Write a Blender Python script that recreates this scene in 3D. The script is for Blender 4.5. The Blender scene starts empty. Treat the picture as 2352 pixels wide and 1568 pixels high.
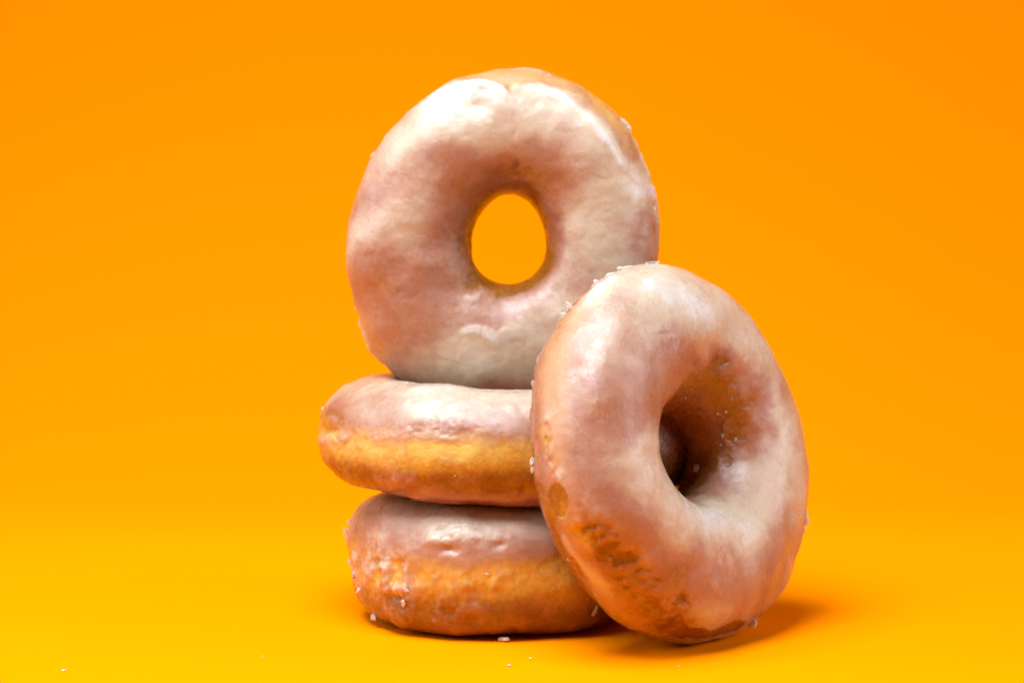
import bpy, math
import numpy as np
from mathutils import Vector, Matrix
from mathutils.bvhtree import BVHTree

sc = bpy.context.scene
R = math.radians
COL = sc.collection

# ------------------------------------------------------------------ camera
# reference frame 2352 x 1568 px; focal length in those px; horizon row
FPX, U0, V0, VH = 5100.0, 1176.0, 784.0, 430.0
CAM = Vector((0.0, -0.64, 0.124))
PITCH = math.atan((V0 - VH) / FPX)
cam_d = bpy.data.cameras.new('camera')
cam_d.sensor_width = 36.0
cam_d.lens = 36.0 * FPX / 2352.0
cam_d.clip_start, cam_d.clip_end = 0.01, 50.0
cam_d.dof.use_dof = True
cam_d.dof.focus_distance = 0.592
cam_d.dof.aperture_fstop = 11.0
cam = bpy.data.objects.new('camera', cam_d)
cam.location = CAM
cam.rotation_euler = (math.pi / 2 - PITCH, 0, 0)
COL.objects.link(cam)
sc.camera = cam
CR = cam.rotation_euler.to_matrix()

def ray(u, v):
    return (CR @ Vector(((u - U0) / FPX, -(v - V0) / FPX, -1.0)))   # unit depth along the view axis
def at(u, v, depth):
    return CAM + ray(u, v) * depth

# ------------------------------------------------------------------ light
w = bpy.data.worlds.new('World'); sc.world = w; w.use_nodes = True
w.node_tree.nodes['Background'].inputs[0].default_value = (1.0, 0.95, 0.9, 1)
w.node_tree.nodes['Background'].inputs[1].default_value = 0.035

def softbox(name, loc, target, sx, sy, power, col=(0.89, 0.94, 1.0), spread=180):
    l = bpy.data.lights.new(name, 'AREA'); l.shape = 'RECTANGLE'
    l.size, l.size_y, l.energy, l.color, l.spread = sx, sy, power, col, R(spread)
    o = bpy.data.objects.new(name, l); COL.objects.link(o)
    o.location = loc
    o.rotation_euler = (Vector(target) - Vector(loc)).to_track_quat('-Z', 'Y').to_euler()
    return o
softbox('overhead_softbox', (-0.15, -0.21, 0.70), (0, 0.0, 0.03), 0.46, 0.46, 6.5, spread=150, col=(0.85, 0.92, 1.0))
softbox('side_softbox', (0.85, -0.16, 0.40), (0, 0, 0.06), 0.40, 0.50, 3.3)
softbox('side_softbox', (-0.85, -0.16, 0.40), (0, 0, 0.06), 0.40, 0.50, 3.0)

vs = sc.view_settings
vs.view_transform = 'Standard'; vs.look = 'None'; vs.exposure = 0.42; vs.gamma = 1.0
vs.use_curve_mapping = False

# ------------------------------------------------------------------ noise
def _hash(ix, iy, iz, seed):
    h = (ix.astype(np.uint32) * np.uint32(374761393) + iy.astype(np.uint32) * np.uint32(668265263)
         + iz.astype(np.uint32) * np.uint32(2147483647) + np.uint32((seed * 974634777) & 0xffffffff))
    h = (h ^ (h >> np.uint32(13))) * np.uint32(1274126177)
    h = (h ^ (h >> np.uint32(16))) * np.uint32(2246822519)
    h ^= h >> np.uint32(15)
    return h.astype(np.float32) / np.float32(4294967295.0) * 2 - 1
def vnoise(p, seed):
    i = np.floor(p).astype(np.int64); f = (p - i).astype(np.float32)
    f = f * f * f * (f * (f * 6 - 15) + 10)
    r = 0
    for dx in (0, 1):
        wx = f[..., 0] if dx else 1 - f[..., 0]
        for dy in (0, 1):
            wy = f[..., 1] if dy else 1 - f[..., 1]
            for dz in (0, 1):
                wz = f[..., 2] if dz else 1 - f[..., 2]
                r = r + wx * wy * wz * _hash(i[..., 0] + dx, i[..., 1] + dy, i[..., 2] + dz, seed)
    return r
def fbm(p, size, seed, octs=3, gain=0.5):
    """noise in about -1..1; size = blob size in metres"""
    r, amp, tot = 0, 1.0, 0
    q = p / size + seed * 17.31
    for o in range(octs):
        r = r + amp * vnoise(q, seed + o * 7); tot += amp
        amp *= gain; q = q * 2.03 + 3.7
    return r / tot * 1.6
def sstep(a, b, x):
    t = np.clip((x - a) / (b - a), 0, 1); return t * t * (3 - 2 * t)
def ptable(ang, tab):
    """periodic smooth interpolation of {deg: value}"""
    k = sorted(tab.items()); a = np.array([x[0] for x in k], float); y = np.array([x[1] for x in k], float)
    aa = np.concatenate([a - 360, a, a + 360]); yy = np.concatenate([y, y, y])
    g = np.arange(-180, 540, 1.0); gy = np.interp(g, aa, yy)
    ker = np.hanning(25); ker /= ker.sum()
    gy = np.convolve(gy, ker, 'same')
    d = np.degrees(ang) % 360
    return np.interp(d, g, gy)

# ------------------------------------------------------------------ materials
def new_mat(name):
    m = bpy.data.materials.new(name); m.use_nodes = True
    nt = m.node_tree
    return m, nt, nt.nodes['Principled BSDF']
class N:
    def __init__(s, nt): s.nt = nt
    def node(s, t, **kw):
        n = s.nt.nodes.new(t)
        for k, v in kw.items(): setattr(n, k, v)
        return n
    def link(s, a, b): s.nt.links.new(a, b)
    def noise(s, vec, scale, detail=3, rough=0.55, dist=0.0):
        n = s.node('ShaderNodeTexNoise'); n.inputs['Scale'].default_value = scale
        n.inputs['Detail'].default_value = detail; n.inputs['Roughness'].default_value = rough
        n.inputs['Distortion'].default_value = dist
        s.link(vec, n.inputs['Vector']); return n.outputs['Fac']
    def rng(s, x, a, b, c, d, smooth=True):
        n = s.node('ShaderNodeMapRange'); n.interpolation_type = 'SMOOTHSTEP' if smooth else 'LINEAR'
        s.link(x, n.inputs['Value'])
        for i, v in zip(('From Min', 'From Max', 'To Min', 'To Max'), (a, b, c, d)): n.inputs[i].default_value = v
        return n.outputs['Result']
    def math(s, op, a, b=None, c=None):
        n = s.node('ShaderNodeMath', operation=op)
        for i, v in enumerate((a, b, c)):
            if v is None: continue
            if isinstance(v, (int, float)): n.inputs[i].default_value = v
            else: s.link(v, n.inputs[i])
        return n.outputs[0]
    def mix(s, f, a, b, blend='MIX'):
        n = s.node('ShaderNodeMix', data_type='RGBA', blend_type=blend)
        for i, v in ((0, f), (6, a), (7, b)):
            if isinstance(v, (int, float)): n.inputs[i].default_value = v
            elif isinstance(v, tuple): n.inputs[i].default_value = v + (1,)
            else: s.link(v, n.inputs[i])
        return n.outputs[2]
    def attr(s, name):
        n = s.node('ShaderNodeAttribute', attribute_name=name); return n.outputs['Fac']
    def ramp(s, f, stops):
        n = s.node('ShaderNodeValToRGB'); cr = n.color_ramp
        while len(cr.elements) < len(stops): cr.elements.new(0.5)
        for e, (p, c) in zip(cr.elements, stops): e.position = p; e.color = c + (1,)
        s.link(f, n.inputs[0]); return n.outputs[0]
    def bump(s, h, dist, strength=1.0, nrm=None):
        n = s.node('ShaderNodeBump'); n.inputs['Strength'].default_value = strength
        n.inputs['Distance'].default_value = dist
        s.link(h, n.inputs['Height'])
        if nrm is not None: s.link(nrm, n.inputs['Normal'])
        return n.outputs[0]

CRUST_STOPS = [(0.0, (0.66, 0.47, 0.11)), (0.30, (0.53, 0.29, 0.036)), (0.62, (0.28, 0.100, 0.010)), (1.0, (0.10, 0.026, 0.005))]
def crust_colour(n, pos):
    t = n.attr('tone')
    a = n.noise(pos, 150, 4, 0.6); b = n.noise(pos, 700, 3, 0.6)
    t = n.math('ADD', t, n.math('MULTIPLY', n.math('SUBTRACT', a, 0.5), 0.45))
    t = n.math('ADD', t, n.math('MULTIPLY', n.math('SUBTRACT', b, 0.5), 0.35))
    return n.ramp(t, CRUST_STOPS)

def mat_dough():
    m, nt, bs = new_mat('fried_dough'); n = N(nt)
    pos = n.node('ShaderNodeTexCoord').outputs['Object']
    c = crust_colour(n, pos)
    n.link(c, bs.inputs['Base Color'])
    bs.inputs['Subsurface Weight'].default_value = 0.25
    bs.inputs['Subsurface Radius'].default_value = (1.0, 0.35, 0.1)
    bs.inputs['Subsurface Scale'].default_value = 0.002
    n.link(n.rng(n.noise(pos, 500, 3), 0.35, 0.65, 0.20, 0.40), bs.inputs['Roughness'])
    bs.inputs['Coat Weight'].default_value = 0.25; bs.inputs['Coat Roughness'].default_value = 0.2
    h1 = n.noise(pos, 420, 5, 0.65); h2 = n.noise(pos, 2200, 2, 0.6)
    nb = n.bump(h1, 0.0007, 0.45); nb = n.bump(h2, 0.00025, 0.5, nb)
    n.link(nb, bs.inputs['Normal'])
    return m

def mat_glaze():
    m, nt, bs = new_mat('sugar_glaze'); n = N(nt)
    pos = n.node('ShaderNodeTexCoord').outputs['Object']
    th = n.attr('thick')
    a = n.noise(pos, 260, 4, 0.6, 0.3); b = n.noise(pos, 1500, 3, 0.6)
    th2 = n.math('ADD', th, n.math('MULTIPLY', n.math('SUBTRACT', a, 0.5), 0.14))
    th2 = n.math('ADD', th2, n.math('MULTIPLY', n.math('SUBTRACT', b, 0.5), 0.34))
    crust = crust_colour(n, pos)
    film = n.mix(0.58, crust, (0.395, 0.188, 0.152))          # thin milky film over brown crust
    c = n.mix(n.rng(th2, 0.02, 0.42, 0, 1), crust, film)
    c = n.mix(n.rng(th2, 0.34, 1.02, 0, 1), c, (0.51, 0.41, 0.297))
    c = n.mix(n.rng(th2, 0.95, 1.35, 0, 1), c, (0.62, 0.59, 0.60))
    ck = n.attr('crack')
    c = n.mix(n.math('MULTIPLY', ck, 0.8), c, (0.30, 0.13, 0.07))
    n.link(c, bs.inputs['Base Color'])
    bs.inputs['Subsurface Weight'].default_value = 0.45
    bs.inputs['Subsurface Radius'].default_value = (1.0, 0.5, 0.28)
    bs.inputs['Subsurface Scale'].default_value = 0.003
    rg = n.rng(n.noise(pos, 160, 4, 0.65), 0.40, 0.60, 0.25, 0.46)
    n.link(rg, bs.inputs['Roughness'])
    bs.inputs['IOR'].default_value = 1.5; bs.inputs['Coat Roughness'].default_value = 0.10
    n.link(n.rng(n.noise(pos, 120, 4, 0.6), 0.40, 0.58, 0.15, 0.75), bs.inputs['Coat Weight'])
    h0 = n.noise(pos, 240, 4, 0.55); h1 = n.noise(pos, 1700, 3, 0.7); h2 = n.noise(pos, 4200, 2, 0.6)
    nb = n.bump(h0, 0.0006, 0.25); nb = n.bump(h1, 0.00018, 0.5, nb); nb = n.bump(h2, 0.00009, 0.6, nb)
    n.link(n.bump(n.noise(pos, 2600, 3, 0.7), 0.00030, 0.8, nb), bs.inputs['Coat Normal'])
    n.link(nb, bs.inputs['Normal'])
    return m

def mat_flake():
    m, nt, bs = new_mat('dry_glaze_flake'); n = N(nt)
    pos = n.node('ShaderNodeTexCoord').outputs['Object']
    n.link(n.ramp(n.noise(pos, 900, 3), [(0.3, (0.54, 0.42, 0.33)), (0.7, (0.63, 0.57, 0.51))]), bs.inputs['Base Color'])
    bs.inputs['Roughness'].default_value = 0.4
    bs.inputs['Subsurface Weight'].default_value = 0.5
    bs.inputs['Subsurface Radius'].default_value = (1.0, 0.6, 0.35)
    bs.inputs['Subsurface Scale'].default_value = 0.0015
    n.link(n.bump(n.noise(pos, 3000, 2), 0.0002, 0.6), bs.inputs['Normal'])
    return m

def mat_paper():
    m, nt, bs = new_mat('orange_paper'); n = N(nt)
    pos = n.node('ShaderNodeTexCoord').outputs['Object']
    f = n.noise(pos, 1800, 4, 0.6)
    c = n.mix(n.rng(f, 0.3, 0.7, 0, 1), (0.95, 0.256, 0.0002), (0.97, 0.268, 0.0003))
    n.link(c, bs.inputs['Base Color'])
    bs.inputs['Roughness'].default_value = 0.85
    bs.inputs['Specular IOR Level'].default_value = 0.0
    n.link(n.bump(f, 0.00008, 0.5), bs.inputs['Normal'])
    return m
M_DOUGH, M_GLAZE, M_FLAKE, M_PAPER = mat_dough(), mat_glaze(), mat_flake(), mat_paper()

# ------------------------------------------------------------------ setting: one sheet of paper swept up behind
def build_backdrop():
    prof = [(-0.75, 0.0), (0.22, 0.0)]
    rad, y0 = 0.45, 0.22
    for i in range(1, 49):
        a = math.pi / 2 * 0.93 * i / 48
        prof.append((y0 + rad * math.sin(a), rad - rad * math.cos(a)))
    a = math.pi / 2 * 0.93
    y, z = prof[-1]
    prof.append((y + math.cos(a) * 0.9, z + math.sin(a) * 0.9))
    W = 1.5
    v, f = [], []
    for (y, z) in prof:
        v += [(-W, y, z), (W, y, z)]
    for i in range(len(prof) - 1):
        f.append((2 * i, 2 * i + 1, 2 * i + 3, 2 * i + 2))
    me = bpy.data.meshes.new('paper_backdrop'); me.from_pydata(v, [], f); me.update()
    me.materials.append(M_PAPER)
    me.polygons.foreach_set('use_smooth', [True] * len(me.polygons))
    o = bpy.data.objects.new('paper_backdrop', me); COL.objects.link(o)
    o['kind'] = 'structure'; o['label'] = 'seamless orange yellow paper sweep under and behind the doughnuts'
    return o
build_backdrop()

# ------------------------------------------------------------------ doughnuts
def grid_normals(P):
    du = np.roll(P, -1, 0) - np.roll(P, 1, 0)
    dv = np.roll(P, -1, 1) - np.roll(P, 1, 1)
    nn = np.cross(du, dv); nn /= np.linalg.norm(nn, axis=-1, keepdims=True) + 1e-12
    return nn

class Doughnut:
    def __init__(s, name, label, centre, axes, Ro, Ri, b, seed, flat=0.0, exp=0.94, lump=0.0007, pose=None):
        s.name, s.label, s.c = name, label, Vector(centre)
        s.axes = np.array(axes, float)          # rows: local x, y, z (z = glazed face)
        s.Ro, s.Ri, s.b, s.seed, s.flat, s.exp, s.lump = Ro, Ri, b, seed, flat, exp, lump
        s.contrast = 0
        s.dents = []                             # (point, radius, depth)
        s.ops = []
        s.flakes = []
        P, _, _ = s.surface(160, 80)
        nu, nv = P.shape[:2]
        s.lowP = P
        idx = np.arange(nu * nv).reshape(nu, nv)
        q = np.stack([idx, np.roll(idx, -1, 0), np.roll(np.roll(idx, -1, 0), -1, 1), np.roll(idx, -1, 1)], -1).reshape(-1, 4)
        s.bvh = BVHTree.FromPolygons([tuple(x) for x in P.reshape(-1, 3)], [tuple(int(k) for k in f) for f in q])
    def surface(s, nu, nv):
        ph = np.linspace(0, 2 * np.pi, nu, endpoint=False)[:, None] + np.zeros((1, nv))
        ps = np.linspace(0, 2 * np.pi, nv, endpoint=False)[None, :] + np.zeros((nu, 1))
        ro = ptable(ph, s.Ro) if isinstance(s.Ro, dict) else s.Ro + 0 * ph
        ri = ptable(ph, s.Ri) if isinstance(s.Ri, dict) else s.Ri + 0 * ph
        b = ptable(ph, s.b) if isinstance(s.b, dict) else s.b + 0 * ph
        Rm, a = (ro + ri) / 2, (ro - ri) / 2
        c, sn = np.cos(ps), np.sin(ps)
        e = s.exp
        rr = Rm + a * np.sign(c) * np.abs(c) ** e
        z = b * np.sign(sn) * np.abs(sn) ** e
        if s.flat: z = np.where(z < 0, -b * (1 - s.flat) * np.tanh(-z / b * 1.25 / (1 - s.flat)) / np.tanh(1.25 / (1 - s.flat)), z)
        L = np.stack([rr * np.cos(ph), rr * np.sin(ph), z], -1)
        P = L @ s.axes + np.array(s.c)
        n = grid_normals(P)
        d = s.lump * fbm(P, 0.016, s.seed, 2) + 0.22 * s.lump * fbm(P, 0.005, s.seed + 3, 3)
        for (pt, rad, depth) in s.dents:
            r2 = ((P - np.array(pt)) ** 2).sum(-1) / rad ** 2
            d = d - depth * np.exp(-r2)
        P = P + n * d[..., None]
        return P, ph, ps
    def hit(s, u, v):
        d = ray(u, v).normalized()
        p, n, i, t = s.bvh.ray_cast(CAM, d)
        if p is None:                            # just off the outline: the nearest place on the doughnut
            best = None
            for k in range(60):
                q = CAM + d * (0.5 + 0.004 * k)
                pn, nn, ii, dist = s.bvh.find_nearest(q)
                if best is None or dist < best[2]: best = (pn, nn, dist)
            p, n = best[0], best[1]
        if n.dot(d) > 0: n = -n
        return p, n
    def dent(s, u, v, rpx, mm):
        p, n = s.hit(u, v); s.dents.append((tuple(p), rpx * 0.000122, mm * 0.001))
    def paint(s, ch, u, v, ru, rv, ang, val, strength=1.0, hard=1, warp=0.35):
        p, n = s.hit(u, v)
        depth = -((CR.transposed() @ (p - CAM)).z)
        px = depth / FPX
        a = R(ang)
        ix = CR @ Vector((math.cos(a), math.sin(a), 0)); iy = CR @ Vector((-math.sin(a), math.cos(a), 0))
        frame = []
        for ax, r in ((ix, ru), (iy, rv)):
            t = ax - n * ax.dot(n); l = t.length
            frame.append((t / max(l, 1e-6), r * px / max(l, 0.4)))
        s.ops.append(('blob', ch, np.array(p), np.array(n), frame, val, strength, hard, warp))
    def stroke(s, ch, pts, width, val, strength=1.0, hard=1, warp=0.35):
        pp = []
        if ch in ('crack', 'wrinkle'):           # hairlines wander
            rg = np.random.default_rng(int(pts[0][0] * 7 + pts[0][1])); q = []
            for a, b in zip(pts[:-1], pts[1:]):
                k = max(2, int(math.hypot(b[0] - a[0], b[1] - a[1]) / 7))
                q += [(a[0] + (b[0] - a[0]) * i / k + rg.normal(0, 1.6), a[1] + (b[1] - a[1]) * i / k + rg.normal(0, 1.6)) for i in range(k)]
            pts = q + [pts[-1]]
        for (u, v) in pts:
            p, n = s.hit(u, v); pp.append(np.array(p))
        s.ops.append(('line', ch, pp, width * 0.000122, val, strength, hard, warp))
    def apply(s, P, fields):
        wv = np.stack([fbm(P, 0.006, s.seed + 50, 3), fbm(P, 0.006, s.seed + 60, 3)], -1)
        for op in s.ops:
            if op[0] == 'blob':
                _, ch, p, n, fr, val, st, hard, warp = op
                D = P - p
                x = D @ np.array(fr[0][0]) / fr[0][1] + wv[..., 0] * warp
                y = D @ np.array(fr[1][0]) / fr[1][1] + wv[..., 1] * warp
                h = D @ n / (max(fr[0][1], fr[1][1]) * 1.2)
                wgt = np.exp(-np.minimum((x * x + y * y + h * h) ** hard, 60))
            else:
                _, ch, pp, wd, val, st, hard, warp = op
                d2 = np.full(P.shape[:2], 1e9)
                for a, b in zip(pp[:-1], pp[1:]):
                    ab = b - a; t = np.clip(((P - a) @ ab) / (ab @ ab + 1e-12), 0, 1)
                    d2 = np.minimum(d2, ((P - a - t[..., None] * ab) ** 2).sum(-1))
                r = np.sqrt(d2) / wd + wv[..., 0] * warp
                wgt = np.exp(-np.minimum(np.maximum(r, 0) ** (2 * hard), 60))
            wgt = wgt * st
            fields[ch] = fields[ch] * (1 - wgt) + val * wgt
    def field(s, P, ph, ps):
        """glaze thickness, crust tone, cracks"""
        f = {}
        f['thick'], f['tone'] = s.base(P, ph, ps)
        f['crack'] = np.zeros(P.shape[:2])
        f['relief'] = np.zeros(P.shape[:2]); f['rag'] = np.zeros(P.shape[:2])
        s.apply(P, f)
        if s.contrast: f['thick'] = 0.55 + (f['thick'] - 0.55) * s.contrast
        rn = fbm(P, 0.0034, s.seed + 70, 4, 0.6)
        f['thick'] = f['thick'] + f['rag'] * (0.9 * rn + 0.10)
        f['relief'] = f['relief'] + f['rag'] * (0.55 * rn + 0.25 * fbm(P, 0.0014, s.seed + 80, 2))
        f['thick'] = f['thick'] + (0.035 + 0.07 * np.exp(-(f['thick'] / 0.25) ** 2)) * fbm(P, 0.0022, s.seed + 20, 3) + 0.05 * fbm(P, 0.009, s.seed + 25, 2)
        return f
    def mesh(s, name, P, attrs, keep, mat, parent):
        nu, nv = P.shape[:2]
        idx = np.arange(nu * nv).reshape(nu, nv)
        q = np.stack([idx, np.roll(idx, -1, 0), np.roll(np.roll(idx, -1, 0), -1, 1), np.roll(idx, -1, 1)], -1).reshape(-1, 4)
        V = P.reshape(-1, 3) - np.array(parent.location)
        if keep is not None:
            k = keep.reshape(-1)[q].any(1); q = q[k]
            used = np.unique(q); remap = np.full(nu * nv, -1); remap[used] = np.arange(len(used))
            q = remap[q]; V = V[used]
        else: used = np.arange(nu * nv)
        me = bpy.data.meshes.new(name)
        me.vertices.add(len(V)); me.vertices.foreach_set('co', V.astype(np.float32).ravel())
        me.loops.add(q.size); me.loops.foreach_set('vertex_index', q.astype(np.int32).ravel())
        me.polygons.add(len(q)); me.polygons.foreach_set('loop_start', np.arange(0, q.size, 4, dtype=np.int32))
        me.polygons.foreach_set('use_smooth', np.ones(len(q), bool))
        me.update(calc_edges=True)
        for k2, arr in attrs.items():
            at_ = me.attributes.new(k2, 'FLOAT', 'POINT'); at_.data.foreach_set('value', arr.reshape(-1)[used].astype(np.float32))
        me.materials.append(mat)
        o = bpy.data.objects.new(name, me); COL.objects.link(o); o.parent = parent
        return o
    def build(s):
        P, ph, ps = s.surface(384, 192)
        lo = P.reshape(-1, 3); base = lo[lo[:, 2].argmin()]
        root = bpy.data.objects.new(s.name, None); COL.objects.link(root)
        root.empty_display_size = 0.01
        root.location = (float(lo[:, 0].mean()), float(lo[:, 1].mean()), float(base[2]))
        root['label'] = s.label; root['category'] = 'doughnut'; root['group'] = 'glazed ring doughnuts'
        s.root = root
        f = s.field(P, ph, ps); n = grid_normals(P)
        Pd = P + n * (f['relief'] * 0.001)[..., None]
        s.mesh('dough', Pd, {'tone': f['tone']}, None, M_DOUGH, root)
        P, ph, ps = s.surface(704, 352)
        f = s.field(P, ph, ps); n = grid_normals(P)
        t = f['thick']
        lip = 0.3 if s in (d2, d3) else 1.0
        off = lip * (-0.00015 + 0.00028 * sstep(0.0, 0.18, t)) + 0.00050 * np.clip(t, 0, 1.0)
        off = off + f['relief'] * 0.001
        s.mesh('glaze', P + n * off[..., None], {'thick': np.clip(t, 0, 2), 'tone': f['tone'], 'crack': f['crack']}, t > -0.0, M_GLAZE, root)
        rng = np.random.default_rng(s.seed)
        for fl in s.flakes: s.add_flake(rng, *fl)
    def add_flake(s, rng, u, v, w, h, ang=0, out=0.12):
        p, n = s.hit(u, v)
        dv = -((CR.transposed() @ (p - CAM)).z); px = dv / FPX
        if max(w, h) > 9 and s is not d3: w, h = w * 1.25, h * 1.25
        me = flake_mesh(rng, w * px, h * px, 0.2 * min(w, h) * px)
        o = bpy.data.objects.new('glaze_flake', me); COL.objects.link(o); o.parent = s.root
        vd = (p - CAM).normalized()
        ix = CR @ Vector((math.cos(R(ang)), math.sin(R(ang)), 0))
        t = (ix - n * ix.dot(n)).normalized(); nn = n
        if abs(n.dot(vd)) < 0.5:                 # at the outline a flake stands off the rim
            nn = (-vd + Vector(rng.normal(0, 0.35, 3))).normalized()
            t = (ix - nn * ix.dot(nn)).normalized()
        b = nn.cross(t)
        o.matrix_local = Matrix.Translation(p + n * (0.0001 + out * min(w, h) * px) - s.root.location) @ Matrix((t, b, nn)).transposed().to_4x4()

def flake_mesh(rng, w, h, th):
    """an irregular, jagged plate of dried glaze"""
    k = 15
    ang = np.sort(rng.uniform(0, 2 * np.pi, k) * 0.35 + np.linspace(0, 2 * np.pi, k, endpoint=False) * 1.0)
    rad = rng.uniform(0.45, 1.3, k)
    top, bot, mid = [], [], []
    bend = rng.uniform(-0.3, 0.3)
    for a, r in zip(ang, rad):
        x, y = math.cos(a) * r * w / 2, math.sin(a) * r * h / 2
        zc = bend * (x * x) / (w + 1e-9)
        mid.append((x, y, zc)); top.append((x * 0.72, y * 0.72, zc + th * rng.uniform(0.3, 0.7))); bot.append((x * 0.75, y * 0.75, zc - th * rng.uniform(0.3, 0.6)))
    V = top + mid + bot + [(0, 0, th * 0.7), (0, 0, -th * 0.6)]
    F = []
    for i in range(k):
        j = (i + 1) % k
        F += [(i, k + i, k + j, j), (k + i, 2 * k + i, 2 * k + j, k + j), (3 * k, i, j), (3 * k + 1, 2 * k + j, 2 * k + i)]
    me = bpy.data.meshes.new('glaze_flake'); me.from_pydata([tuple(map(float, q)) for q in V], [], F); me.update()
    me.materials.append(M_FLAKE)
    return me

PX = 0.64 / FPX       # metres per reference px at the stack
def rot_axes(n, up=(0, 0, 1)):
    """local z = n, local y = up made perpendicular, local x = y x z"""
    n = Vector(n).normalized(); y = (Vector(up) - n * Vector(up).dot(n)).normalized(); x = y.cross(n)
    return [tuple(x), tuple(y), tuple(n)]

# --- the upright doughnut on top of the stack
Ro1 = {0: 359, 20: 356, 42: 380, 54: 386, 74: 386, 90: 385, 104: 380, 116: 356, 128: 352, 138: 352, 151: 343, 166: 350, 185: 357, 200: 368, 217: 388, 232: 402, 250: 396, 270: 388, 290: 386, 310: 384, 335: 366}
Ri1 = {}
for k in range(0, 360, 6):                       # an egg-shaped hole, a little right of the middle
    ex, ey = 19 + 88 * math.cos(R(k)) * (1 - 0.13 * math.sin(R(k))), -5 + 104 * math.sin(R(k))
    Ri1[math.degrees(math.atan2(ey, ex)) % 360] = math.hypot(ex, ey)
d1 = Doughnut('glazed_doughnut', 'glazed doughnut standing upright on top of the stack, showing its open hole',
              at(1153, 545, 0.645), rot_axes((-0.03, -1.0, 0.02)),
              {k: v * PX for k, v in Ro1.items()}, {k: v * PX * 0.97 for k, v in Ri1.items()}, 0.0158, 11, lump=0.0007)
# --- the two lying ones
d2 = Doughnut('glazed_doughnut', 'glazed doughnut lying flat in the middle of the stack, carrying the upright one',
              (-0.0045, 0.003, 0.0520), rot_axes((0.040, -0.01, 1.0), (0, 1, 0)),
              {0: .0582, 20: .0578, 45: .0520, 90: .0460, 135: .0490, 160: .0518, 180: .0525, 200: .0516, 225: .0490, 250: .0480, 270: .0475, 300: .0480, 330: .0535},
              {0: .0150, 90: .0105, 180: .0150, 270: .0105},
              {0: .0182, 25: .0178, 60: .0162, 150: .0158, 180: .0150, 215: .0156, 240: .0166, 262: .0158, 290: .0163, 315: .0160, 340: .0176}, 23, flat=0.06, lump=0.0008)
d3 = Doughnut('glazed_doughnut', 'glazed doughnut with ragged cracked side lying at the bottom of the stack on the paper',
              (-0.0050, -0.0012, 0.0176), rot_axes((0.0, 0.0, 1.0), (0, 1, 0)),
              {0: .0425, 60: .0422, 120: .0420, 180: .0422, 210: .0415, 240: .0425, 270: .0420, 300: .0428}, 0.0095,
              {0: .0186, 90: .0184, 180: .0183, 240: .0188, 270: .0184, 320: .0186}, 37, flat=0.06, exp=0.82, lump=0.0009)
# --- the leaning one
D4D = 0.612
n4c = Vector((math.sin(R(52)) * math.cos(R(14)), math.sin(R(52)) * math.sin(R(14)), math.cos(R(52))))   # in camera axes
n4 = CR @ n4c
d4 = Doughnut('glazed_doughnut', 'large glazed doughnut leaning against the right side of the stack',
              at(1545, 1041, D4D), rot_axes(n4), {0: .0542, 45: .0522, 90: .0521, 135: .0516, 180: .0522, 225: .0519, 270: .0517, 315: .0541}, {0: .0155, 45: .0132, 90: .0118, 135: .0150, 180: .0198, 225: .0155, 270: .0122, 315: .0132},
              0.0168, 53, lump=0.0006, exp=0.97)

# base glaze and bake of each
def base1(P, ph, ps):
    s_ = np.sin(ps); th = 0.58 + 0.26 * fbm(P, 0.014, 101, 2)
    th = th * sstep(-0.75, 0.1, s_) * (1 - 0.75 * np.exp(-((ps - np.pi) / 0.55) ** 2))
    tone = 0.62 - 0.45 * np.exp(-(np.minimum(ps, 2 * np.pi - ps) / 0.25) ** 2) + 0.25 * np.exp(-((ps - np.pi) / 0.7) ** 2)
    return th, tone
def base_lying(seed):
    def base(P, ph, ps):
        s_ = np.sin(ps); nz = fbm(P, 0.012, seed, 3)
        th = 0.80 * sstep(-0.30, 0.85, s_ + 0.22 * nz) + 0.14 * nz * sstep(-0.2, 0.5, s_)
        th = th + (0.10 + 0.20 * fbm(P, 0.007, seed + 4, 3)) * (1 - sstep(-0.2, 0.2, s_)) - 0.06
        eq = np.minimum(ps, 2 * np.pi - ps)
        tone = 0.62 + 0.16 * sstep(-0.1, 0.7, -s_) - 0.36 * np.exp(-((eq - 0.08) / 0.22) ** 2)
        return th, tone
    return base
def base4(P, ph, ps):
    s_ = np.sin(ps); th = 0.60 + 0.24 * fbm(P, 0.015, 401, 2)
    th = th * sstep(-0.8, 0.15, s_) * (1 - 0.5 * np.exp(-((ps - np.pi) / 0.5) ** 2))
    tone = 0.62 - 0.40 * np.exp(-(np.minimum(ps, 2 * np.pi - ps) / 0.22) ** 2)
    return th, tone
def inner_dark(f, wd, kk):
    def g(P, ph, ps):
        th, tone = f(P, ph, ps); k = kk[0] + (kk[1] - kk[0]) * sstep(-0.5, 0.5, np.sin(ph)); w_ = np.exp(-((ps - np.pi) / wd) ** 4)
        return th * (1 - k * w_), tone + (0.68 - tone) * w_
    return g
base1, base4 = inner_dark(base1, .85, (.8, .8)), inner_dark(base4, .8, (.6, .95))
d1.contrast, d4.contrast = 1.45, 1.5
d1.base, d2.base, d3.base, d4.base = base1, base_lying(201), base_lying(301), base4

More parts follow.
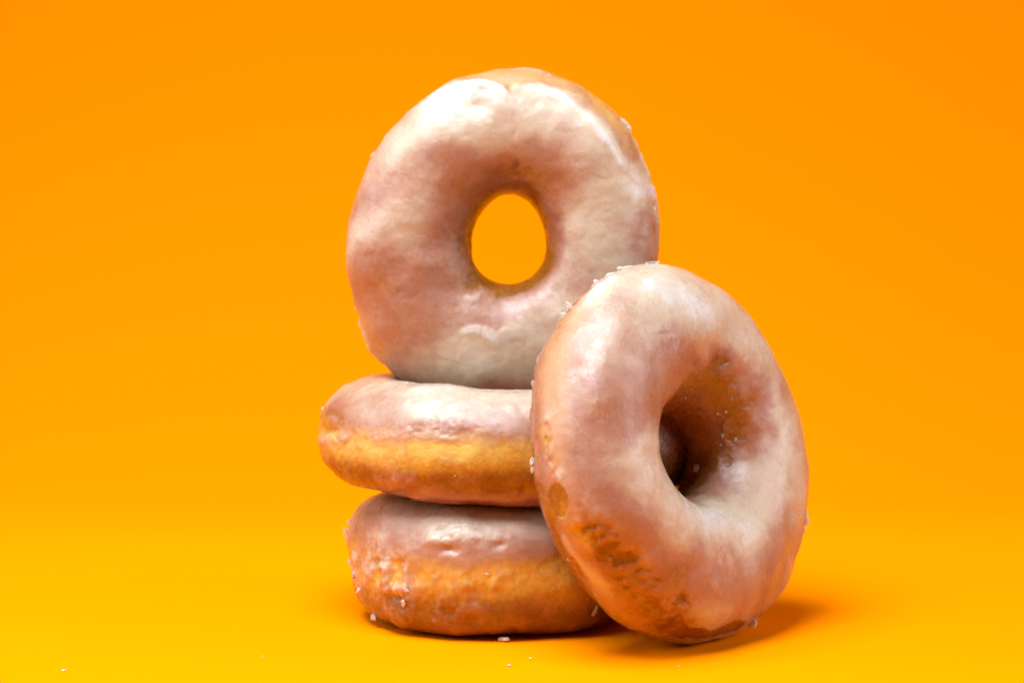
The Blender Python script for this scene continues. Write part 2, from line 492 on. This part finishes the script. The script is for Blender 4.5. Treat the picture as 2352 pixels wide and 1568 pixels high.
# what the glaze does where, read off the photograph (thickness 0 bare .. 0.4 thin film .. 1 cream); a few spots have highlight or shade painted in
T = 'thick'
for a in [(1060, 270, 130, 60, 0, .95), (1000, 232, 40, 24, 30, 1.1), (1200, 290, 120, 60, -10, .85), (1360, 400, 50, 110, 20, .75), (1340, 500, 70, 90, 0, .95), (1410, 610, 60, 70, 0, .8),
          (1180, 398, 130, 42, 0, .20), (1060, 430, 60, 50, 30, .28), (1275, 520, 26, 60, 0, .35), (1070, 540, 24, 70, 0, .34), (870, 440, 45, 60, 0, .38), (930, 510, 60, 50, 0, .78), (960, 400, 70, 50, 0, .6),
          (850, 600, 45, 35, 0, .26), (900, 660, 60, 30, 0, .26), (990, 600, 110, 35, 0, .40), (1020, 640, 60, 40, 0, .36), (985, 735, 45, 30, 0, .45),
          (1100, 830, 170, 45, 0, .92), (900, 770, 70, 60, 0, .5), (1240, 790, 90, 60, 0, .85), (1120, 700, 30, 45, 0, .35), (1290, 640, 60, 30, 30, .7),
          (1480, 520, 26, 50, 0, .24), (1465, 440, 25, 40, 20, 1.0)]: d1.paint(T, *a, strength=.85)  # the small white spot at upper left paints a highlight into thick glaze
d1.paint(T, 1082, 766, 30, 10, 3, 1.0, hard=1, warp=1.1); d1.paint(T, 1128, 769, 34, 13, -8, 1.0, hard=1, warp=1.1); d1.paint(T, 1086, 682, 26, 18, 10, .75, warp=.9)
d1.stroke(T, [(1075, 168), (1180, 178), (1280, 186), (1370, 230), (1425, 300), (1450, 350)], 34, 0.36, hard=3, warp=.35)
d1.stroke(T, [(1000, 220), (1060, 197), (1110, 193), (1160, 212)], 12, 1.1, warp=.3); d1.stroke(T, [(1225, 205), (1290, 225), (1345, 268), (1390, 320), (1420, 370)], 13, 1.0, warp=.3)
d1.stroke('relief', [(1225, 208), (1290, 228), (1345, 271), (1390, 323), (1420, 372), (1465, 420)], 16, .3, warp=.3); d1.stroke('relief', [(940, 262), (1010, 222), (1060, 200), (1110, 196)], 16, .3, warp=.3)
d1.paint(T, 1185, 200, 22, 14, 0, 0.32, warp=.6); d1.stroke('tone', [(1075, 172), (1180, 182), (1280, 192), (1370, 236), (1430, 310)], 60, .30, warp=.1)
d1.paint(T, 1500, 440, 14, 40, 10, .95); d1.paint('relief', 1488, 430, 18, 36, 15, .6)
d1.stroke(T, [(880, 320), (855, 360)], 9, -.1, hard=2)
d1.stroke('crack', [(960, 612), (1000, 616), (1050, 606), (1075, 608)], 2.6, .6, warp=.2); d1.stroke('crack', [(865, 400), (905, 425), (935, 440)], 2.6, .5, warp=.2)
d1.stroke('crack', [(1105, 690), (1106, 740), (1104, 775)], 2.4, .5, warp=.2); d1.stroke('crack', [(1255, 440), (1290, 434), (1310, 428)], 2.4, .4, warp=.2)
d1.stroke('crack', [(1310, 385), (1350, 395), (1390, 410)], 2.4, .4, warp=.2); d1.stroke('crack', [(1010, 820), (1090, 840)], 2.4, .4, warp=.2)
d1.stroke('crack', [(1440, 370), (1435, 400), (1465, 430)], 2.4, .4, warp=.2)
d1.paint('crack', 1187, 380, 7, 7, 0, .9); d1.paint('relief', 1187, 380, 9, 9, 0, -.7); d1.paint('relief', 1100, 245, 25, 18, 0, -.5)
d1.paint('relief', 1185, 206, 22, 14, 0, -.4, warp=.8)

for pts in ([(1440, 290), (1480, 380), (1503, 480), (1508, 580)], [(890, 300), (858, 350)], [(806, 690), (835, 770), (870, 825)]): d1.stroke('rag', pts, 16, 1.0, warp=.3)

for a in [(1000, 897, 60, 14, 0, 1.2), (965, 940, 45, 26, 0, 1.2), (870, 945, 70, 35, 0, .68), (1120, 915, 120, 20, 0, .9), (1080, 950, 60, 25, 0, .7), (1190, 965, 60, 35, 0, .40), (1030, 985, 110, 16, 0, .30),
          (1000, 1003, 70, 9, -5, .85), (890, 1000, 60, 18, 0, .42), (800, 1000, 40, 25, 0, .40), (990, 1021, 14, 14, 0, 0), (880, 1070, 90, 28, 0, .02), (1150, 1060, 110, 35, 0, .02),
          (1030, 1058, 42, 18, 0, .30), (895, 1105, 42, 20, 10, .36), (1000, 1110, 60, 18, 0, .0), (1120, 1142, 160, 9, 0, .55), (950, 1142, 60, 8, 0, .6)]: d2.paint(T, *a, strength=.9)  # whitest blob on the front shoulder: thick glaze with a highlight painted in
d2.stroke('tone', [(770, 1020), (870, 1030), (990, 1030), (1110, 1036), (1220, 1040)], 24, -.04, warp=.25); d2.stroke(T, [(800, 1030), (870, 1036), (990, 1036), (1110, 1040), (1220, 1044)], 22, .06, strength=.5, warp=.5)
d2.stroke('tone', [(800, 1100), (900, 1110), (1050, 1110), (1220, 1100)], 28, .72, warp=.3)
d2.paint('relief', 750, 984, 26, 13, 20, -2.0); d2.paint('relief', 765, 960, 20, 14, 0, -.5); d2.paint('relief', 740, 1012, 22, 14, 0, .7)
d2.paint(T, 745, 1010, 22, 12, 0, .55); d2.paint(T, 765, 985, 16, 8, 0, .4); d2.paint('rag', 760, 990, 40, 40, 0, .6); d2.paint('rag', 960, 985, 120, 22, 0, .35); d2.paint('rag', 900, 1105, 60, 25, 0, .4); d2.paint('relief', 1205, 1128, 14, 10, 0, -.5)
d2.stroke('crack', [(1000, 930), (992, 960), (990, 975)], 2.2, .4, warp=.2); d2.stroke('crack', [(1035, 1085), (1040, 1100), (1055, 1112)], 2.4, .4, warp=.2)

for u, v in ((1545, 980), (1560, 1040), (1560, 1100)): d2.paint(T, u, v, 90, 60, 0, .0); d2.paint('tone', u, v, 90, 60, 0, .92)  # shade behind the leaning doughnut's hole, painted in as dark bare crust

for a in [(1035, 1225, 65, 22, 15, 1.2), (1160, 1185, 140, 18, 0, .85), (960, 1195, 80, 30, 0, .78), (860, 1200, 40, 30, 0, .5), (870, 1230, 26, 14, 0, .9), (1000, 1268, 110, 24, 0, .38), (1060, 1250, 60, 16, 10, .42), (1180, 1250, 60, 28, 0, .35),
          (830, 1290, 34, 22, -10, .95), (850, 1315, 40, 14, 0, .5), (1150, 1318, 60, 12, 0, .3), (1150, 1345, 28, 16, 0, .42), (1050, 1320, 110, 14, 0, .05), (1000, 1390, 160, 40, 0, .04), (1220, 1380, 100, 60, 0, .10)]: d3.paint(T, *a, strength=.9)  # whitest blob at upper front is thick glaze plus a painted highlight
d3.paint('rag', 870, 1330, 80, 60, 0, 1.0); d3.paint('rag', 830, 1290, 40, 40, 0, .8); d3.paint('rag', 1130, 1335, 60, 22, 0, .5); d3.paint('rag', 1060, 1225, 70, 25, 0, .35); d3.paint('rag', 1000, 1400, 120, 40, 0, .4)
d3.paint(T, 935, 1320, 18, 40, 0, .55); d3.paint(T, 825, 1330, 22, 50, 10, .5)
d3.stroke('tone', [(820, 1320), (950, 1330), (1080, 1325), (1200, 1330), (1290, 1330)], 22, -.02, warp=.3); d3.stroke(T, [(960, 1330), (1080, 1328), (1200, 1332), (1290, 1335)], 20, .06, strength=.5, warp=.5)
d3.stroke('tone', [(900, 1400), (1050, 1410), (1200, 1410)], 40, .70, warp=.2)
for (u, v, r, z) in [(870, 1290, 18, -1.0), (905, 1370, 20, -1.3), (1040, 1262, 18, -.9), (1000, 1240, 20, .6), (1090, 1235, 26, .5), (1145, 1250, 14, -.5), (1100, 1360, 22, -.6), (1090, 1380, 14, -.5), (1075, 1432, 22, -.9), (925, 1290, 12, -.6), (1140, 1330, 16, .4), (1010, 1210, 10, -.5)]:
    d3.paint('relief', u, v, r, r * .6, 10, z)
d3.stroke('crack', [(1090, 1350), (1100, 1365), (1095, 1378), (1110, 1385)], 3, .6, warp=.4); d3.stroke('crack', [(1050, 1437), (1085, 1432), (1105, 1425)], 4, .7, warp=.4)

for a in [(1570, 700, 150, 60, -10, .98), (1710, 800, 70, 70, 0, .98), (1450, 680, 60, 60, 30, .62), (1490, 660, 26, 26, 0, 1.0), (1330, 770, 60, 70, 20, .55), (1440, 790, 60, 50, 0, .50), (1400, 700, 80, 20, 35, .62), (1380, 665, 60, 14, 38, 1.1),
          (1440, 960, 110, 90, 0, .36), (1400, 1060, 90, 60, 0, .5), (1510, 1060, 40, 70, 30, .92), (1590, 1180, 120, 55, -25, .98), (1720, 1230, 80, 60, 0, .98), (1800, 1000, 40, 160, 10, .95), (1420, 1170, 120, 45, -35, .38),
          (1480, 1250, 90, 40, -40, .40), (1640, 860, 90, 60, 0, .14), (1540, 830, 50, 40, 0, .45), (1690, 960, 60, 70, 0, .30), (1740, 1090, 60, 30, 0, .75), (1660, 1330, 120, 45, 0, .46), (1550, 1305, 40, 40, 0, .22), (1790, 1300, 30, 60, 15, .42),
          (1275, 880, 18, 150, 0, .48), (1270, 1050, 30, 60, 0, .5)]: d4.paint(T, *a, strength=.88)
d4.stroke('tone', [(1275, 780), (1265, 880), (1262, 980)], 30, .25, warp=.2)
d4.stroke(T, [(1352, 1225), (1405, 1290), (1480, 1370), (1560, 1425)], 46, .27, hard=1.5, warp=.5)
d4.stroke(T, [(1300, 1235), (1335, 1290), (1390, 1340)], 12, .75, warp=.5); d4.stroke(T, [(1330, 1160), (1400, 1210), (1440, 1260)], 10, .5, warp=.6)
d4.paint(T, 1283, 1152, 19, 36, 12, -.2, hard=4, warp=.15); d4.paint('tone', 1283, 1152, 40, 60, 0, .66); d4.paint('relief', 1283, 1152, 22, 40, 12, -.5)
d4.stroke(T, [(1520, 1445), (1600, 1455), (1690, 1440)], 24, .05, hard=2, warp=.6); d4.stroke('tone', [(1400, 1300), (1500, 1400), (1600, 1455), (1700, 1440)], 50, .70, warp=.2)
d4.stroke(T, [(1320, 1285), (1345, 1325)], 10, -.2, hard=2)
for pts in [[(1345, 1215), (1372, 1203), (1400, 1212)], [(1370, 1238), (1395, 1222), (1418, 1228)], [(1385, 1262), (1420, 1245)], [(1405, 1300), (1440, 1275), (1460, 1280)], [(1425, 1330), (1470, 1305), (1490, 1310)], [(1440, 1350), (1490, 1325), (1510, 1330)], [(1455, 1362), (1500, 1345)], [(1560, 1410), (1585, 1390), (1570, 1375)], [(1520, 1440), (1545, 1425)]]:
    d4.stroke('relief', pts, 11, -.35, warp=1.3); d4.stroke('tone', pts, 9, .95, strength=.55, warp=1.3); d4.stroke(T, pts, 7, .05, strength=.5, warp=1.0)
d4.stroke('crack', [(1395, 1185), (1450, 1230), (1500, 1265), (1512, 1280)], 2.2, .35, warp=.2); d4.paint('relief', 1520, 766, 38, 4, 2, -.22)
for (u, v, r) in [(1453, 772, 5), (1450, 810, 4), (1430, 1195, 4), (1390, 950, 3)]: d4.paint('crack', u, v, r, r, 0, .7, warp=.1)

d4.stroke(T, [(1300, 690), (1245, 790), (1228, 900), (1228, 1000), (1236, 1080)], 22, .55, strength=.8); d4.stroke('rag', [(1400, 625), (1300, 695), (1240, 800), (1222, 900), (1222, 1000), (1226, 1075)], 16, .5, warp=.3); d4.stroke('rag', [(1258, 960), (1265, 1060), (1285, 1090)], 10, .6, warp=.4)
d4.stroke('rag', [(1340, 1200), (1400, 1290), (1480, 1370), (1580, 1430)], 40, .35, warp=.5); d4.paint('rag', 1660, 980, 40, 70, 20, .35); d4.stroke('rag', [(1500, 1435), (1600, 1458), (1700, 1440)], 20, .5, warp=.5)
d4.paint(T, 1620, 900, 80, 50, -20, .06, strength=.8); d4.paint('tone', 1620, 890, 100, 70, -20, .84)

# flakes of glaze standing off the rims: (u, v, width, height, angle)
d1.flakes = [(1432, 286, 26, 12, -40), (1441, 300, 20, 10, -70), (1500, 488, 10, 22, 10), (866, 328, 12, 14, 0), (853, 352, 16, 8, 40), (806, 704, 12, 20, 0), (835, 768, 14, 24, 20), (846, 796, 16, 18, 20), (1488, 405, 8, 14, 0), (1262, 176, 20, 7, -15), (1510, 560, 6, 16, 0), (948, 246, 14, 8, 40)]
d2.flakes = [(741, 940, 12, 16, 0), (934, 886, 12, 10, 0), (1030, 900, 18, 6, 0), (985, 1000, 16, 7, -10), (940, 960, 8, 5, 0), (1045, 1092, 5, 4, 0)]
d3.flakes = [(796, 1192, 22, 12, 0), (794, 1230, 14, 40, 10), (803, 1285, 20, 30, -20), (818, 1320, 22, 28, -20), (828, 1352, 18, 22, -30), (862, 1412, 20, 24, -20), (935, 1350, 16, 30, 5), (928, 1385, 14, 22, 10), (1365, 1400, 26, 26, 30), (1120, 1318, 12, 8, 10), (1145, 1328, 14, 10, 0)]
d4.flakes = [(1393, 626, 50, 18, 25), (1360, 645, 30, 12, 35), (1435, 612, 40, 14, 10), (1490, 606, 44, 12, 0), (1293, 690, 14, 24, 30), (1283, 715, 12, 30, 25), (1221, 880, 8, 18, 0), (1219, 990, 8, 30, 0), (1219, 1060, 14, 16, 0), (1218, 1078, 12, 14, 0), (1868, 1185, 16, 34, 10), (1860, 1215, 14, 26, 10), (1728, 1430, 18, 28, -10), (1602, 1075, 18, 22, 20),
             (1551, 888, 9, 8, 20), (1647, 948, 7, 7, 30), (1667, 945, 6, 8, 0), (1543, 905, 5, 5, 0), (1573, 913, 6, 5, 0), (1660, 1000, 7, 10, 0), (1672, 1012, 6, 6, 0), (1690, 1008, 6, 9, 0), (1655, 1022, 6, 6, 0), (1306, 1282, 6, 10, 0), (1370, 1362, 8, 8, 0), (1447, 1440, 6, 6, 0), (1833, 935, 7, 9, 0), (1340, 778, 6, 5, 0)]
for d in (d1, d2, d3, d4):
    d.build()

# ------------------------------------------------------------------ crumbs on the paper
def ground(u, v, z=0.0):
    d = ray(u, v); return CAM + d * ((z - CAM.z) / d.z)
rng = np.random.default_rng(5)
for (u, v, w_, h_, lab) in [(1157, 1473, 25, 22, 'largest pale glaze crumb lying just in front of the bottom doughnut'),
                            (147, 1541, 10, 16, 'lone pale glaze crumb near the left edge of the paper'),
                            (1170, 1529, 9, 14, 'small glaze crumb at front centre, the nearer of two tiny ones'),
                            (1217, 1513, 8, 10, 'tiny glaze crumb at front centre, the farther of two tiny ones'),
                            (1558, 1530, 5, 8, 'tiny glaze speck on the paper in front of the leaning doughnut'),
                            (604, 1507, 4, 6, 'tiny glaze speck on the paper front left of the stack')]:
    p = ground(u, v); px = (p - CAM).length / FPX
    me = flake_mesh(rng, w_ * px, h_ * px, 0.32 * w_ * px)
    zmin = min(q.co.z for q in me.vertices)
    o = bpy.data.objects.new('glaze_crumb', me); COL.objects.link(o)
    o.location = (p.x, p.y, -zmin + 0.00005)
    o['label'] = lab; o['category'] = 'crumb'; o['group'] = 'glaze crumbs on the paper'
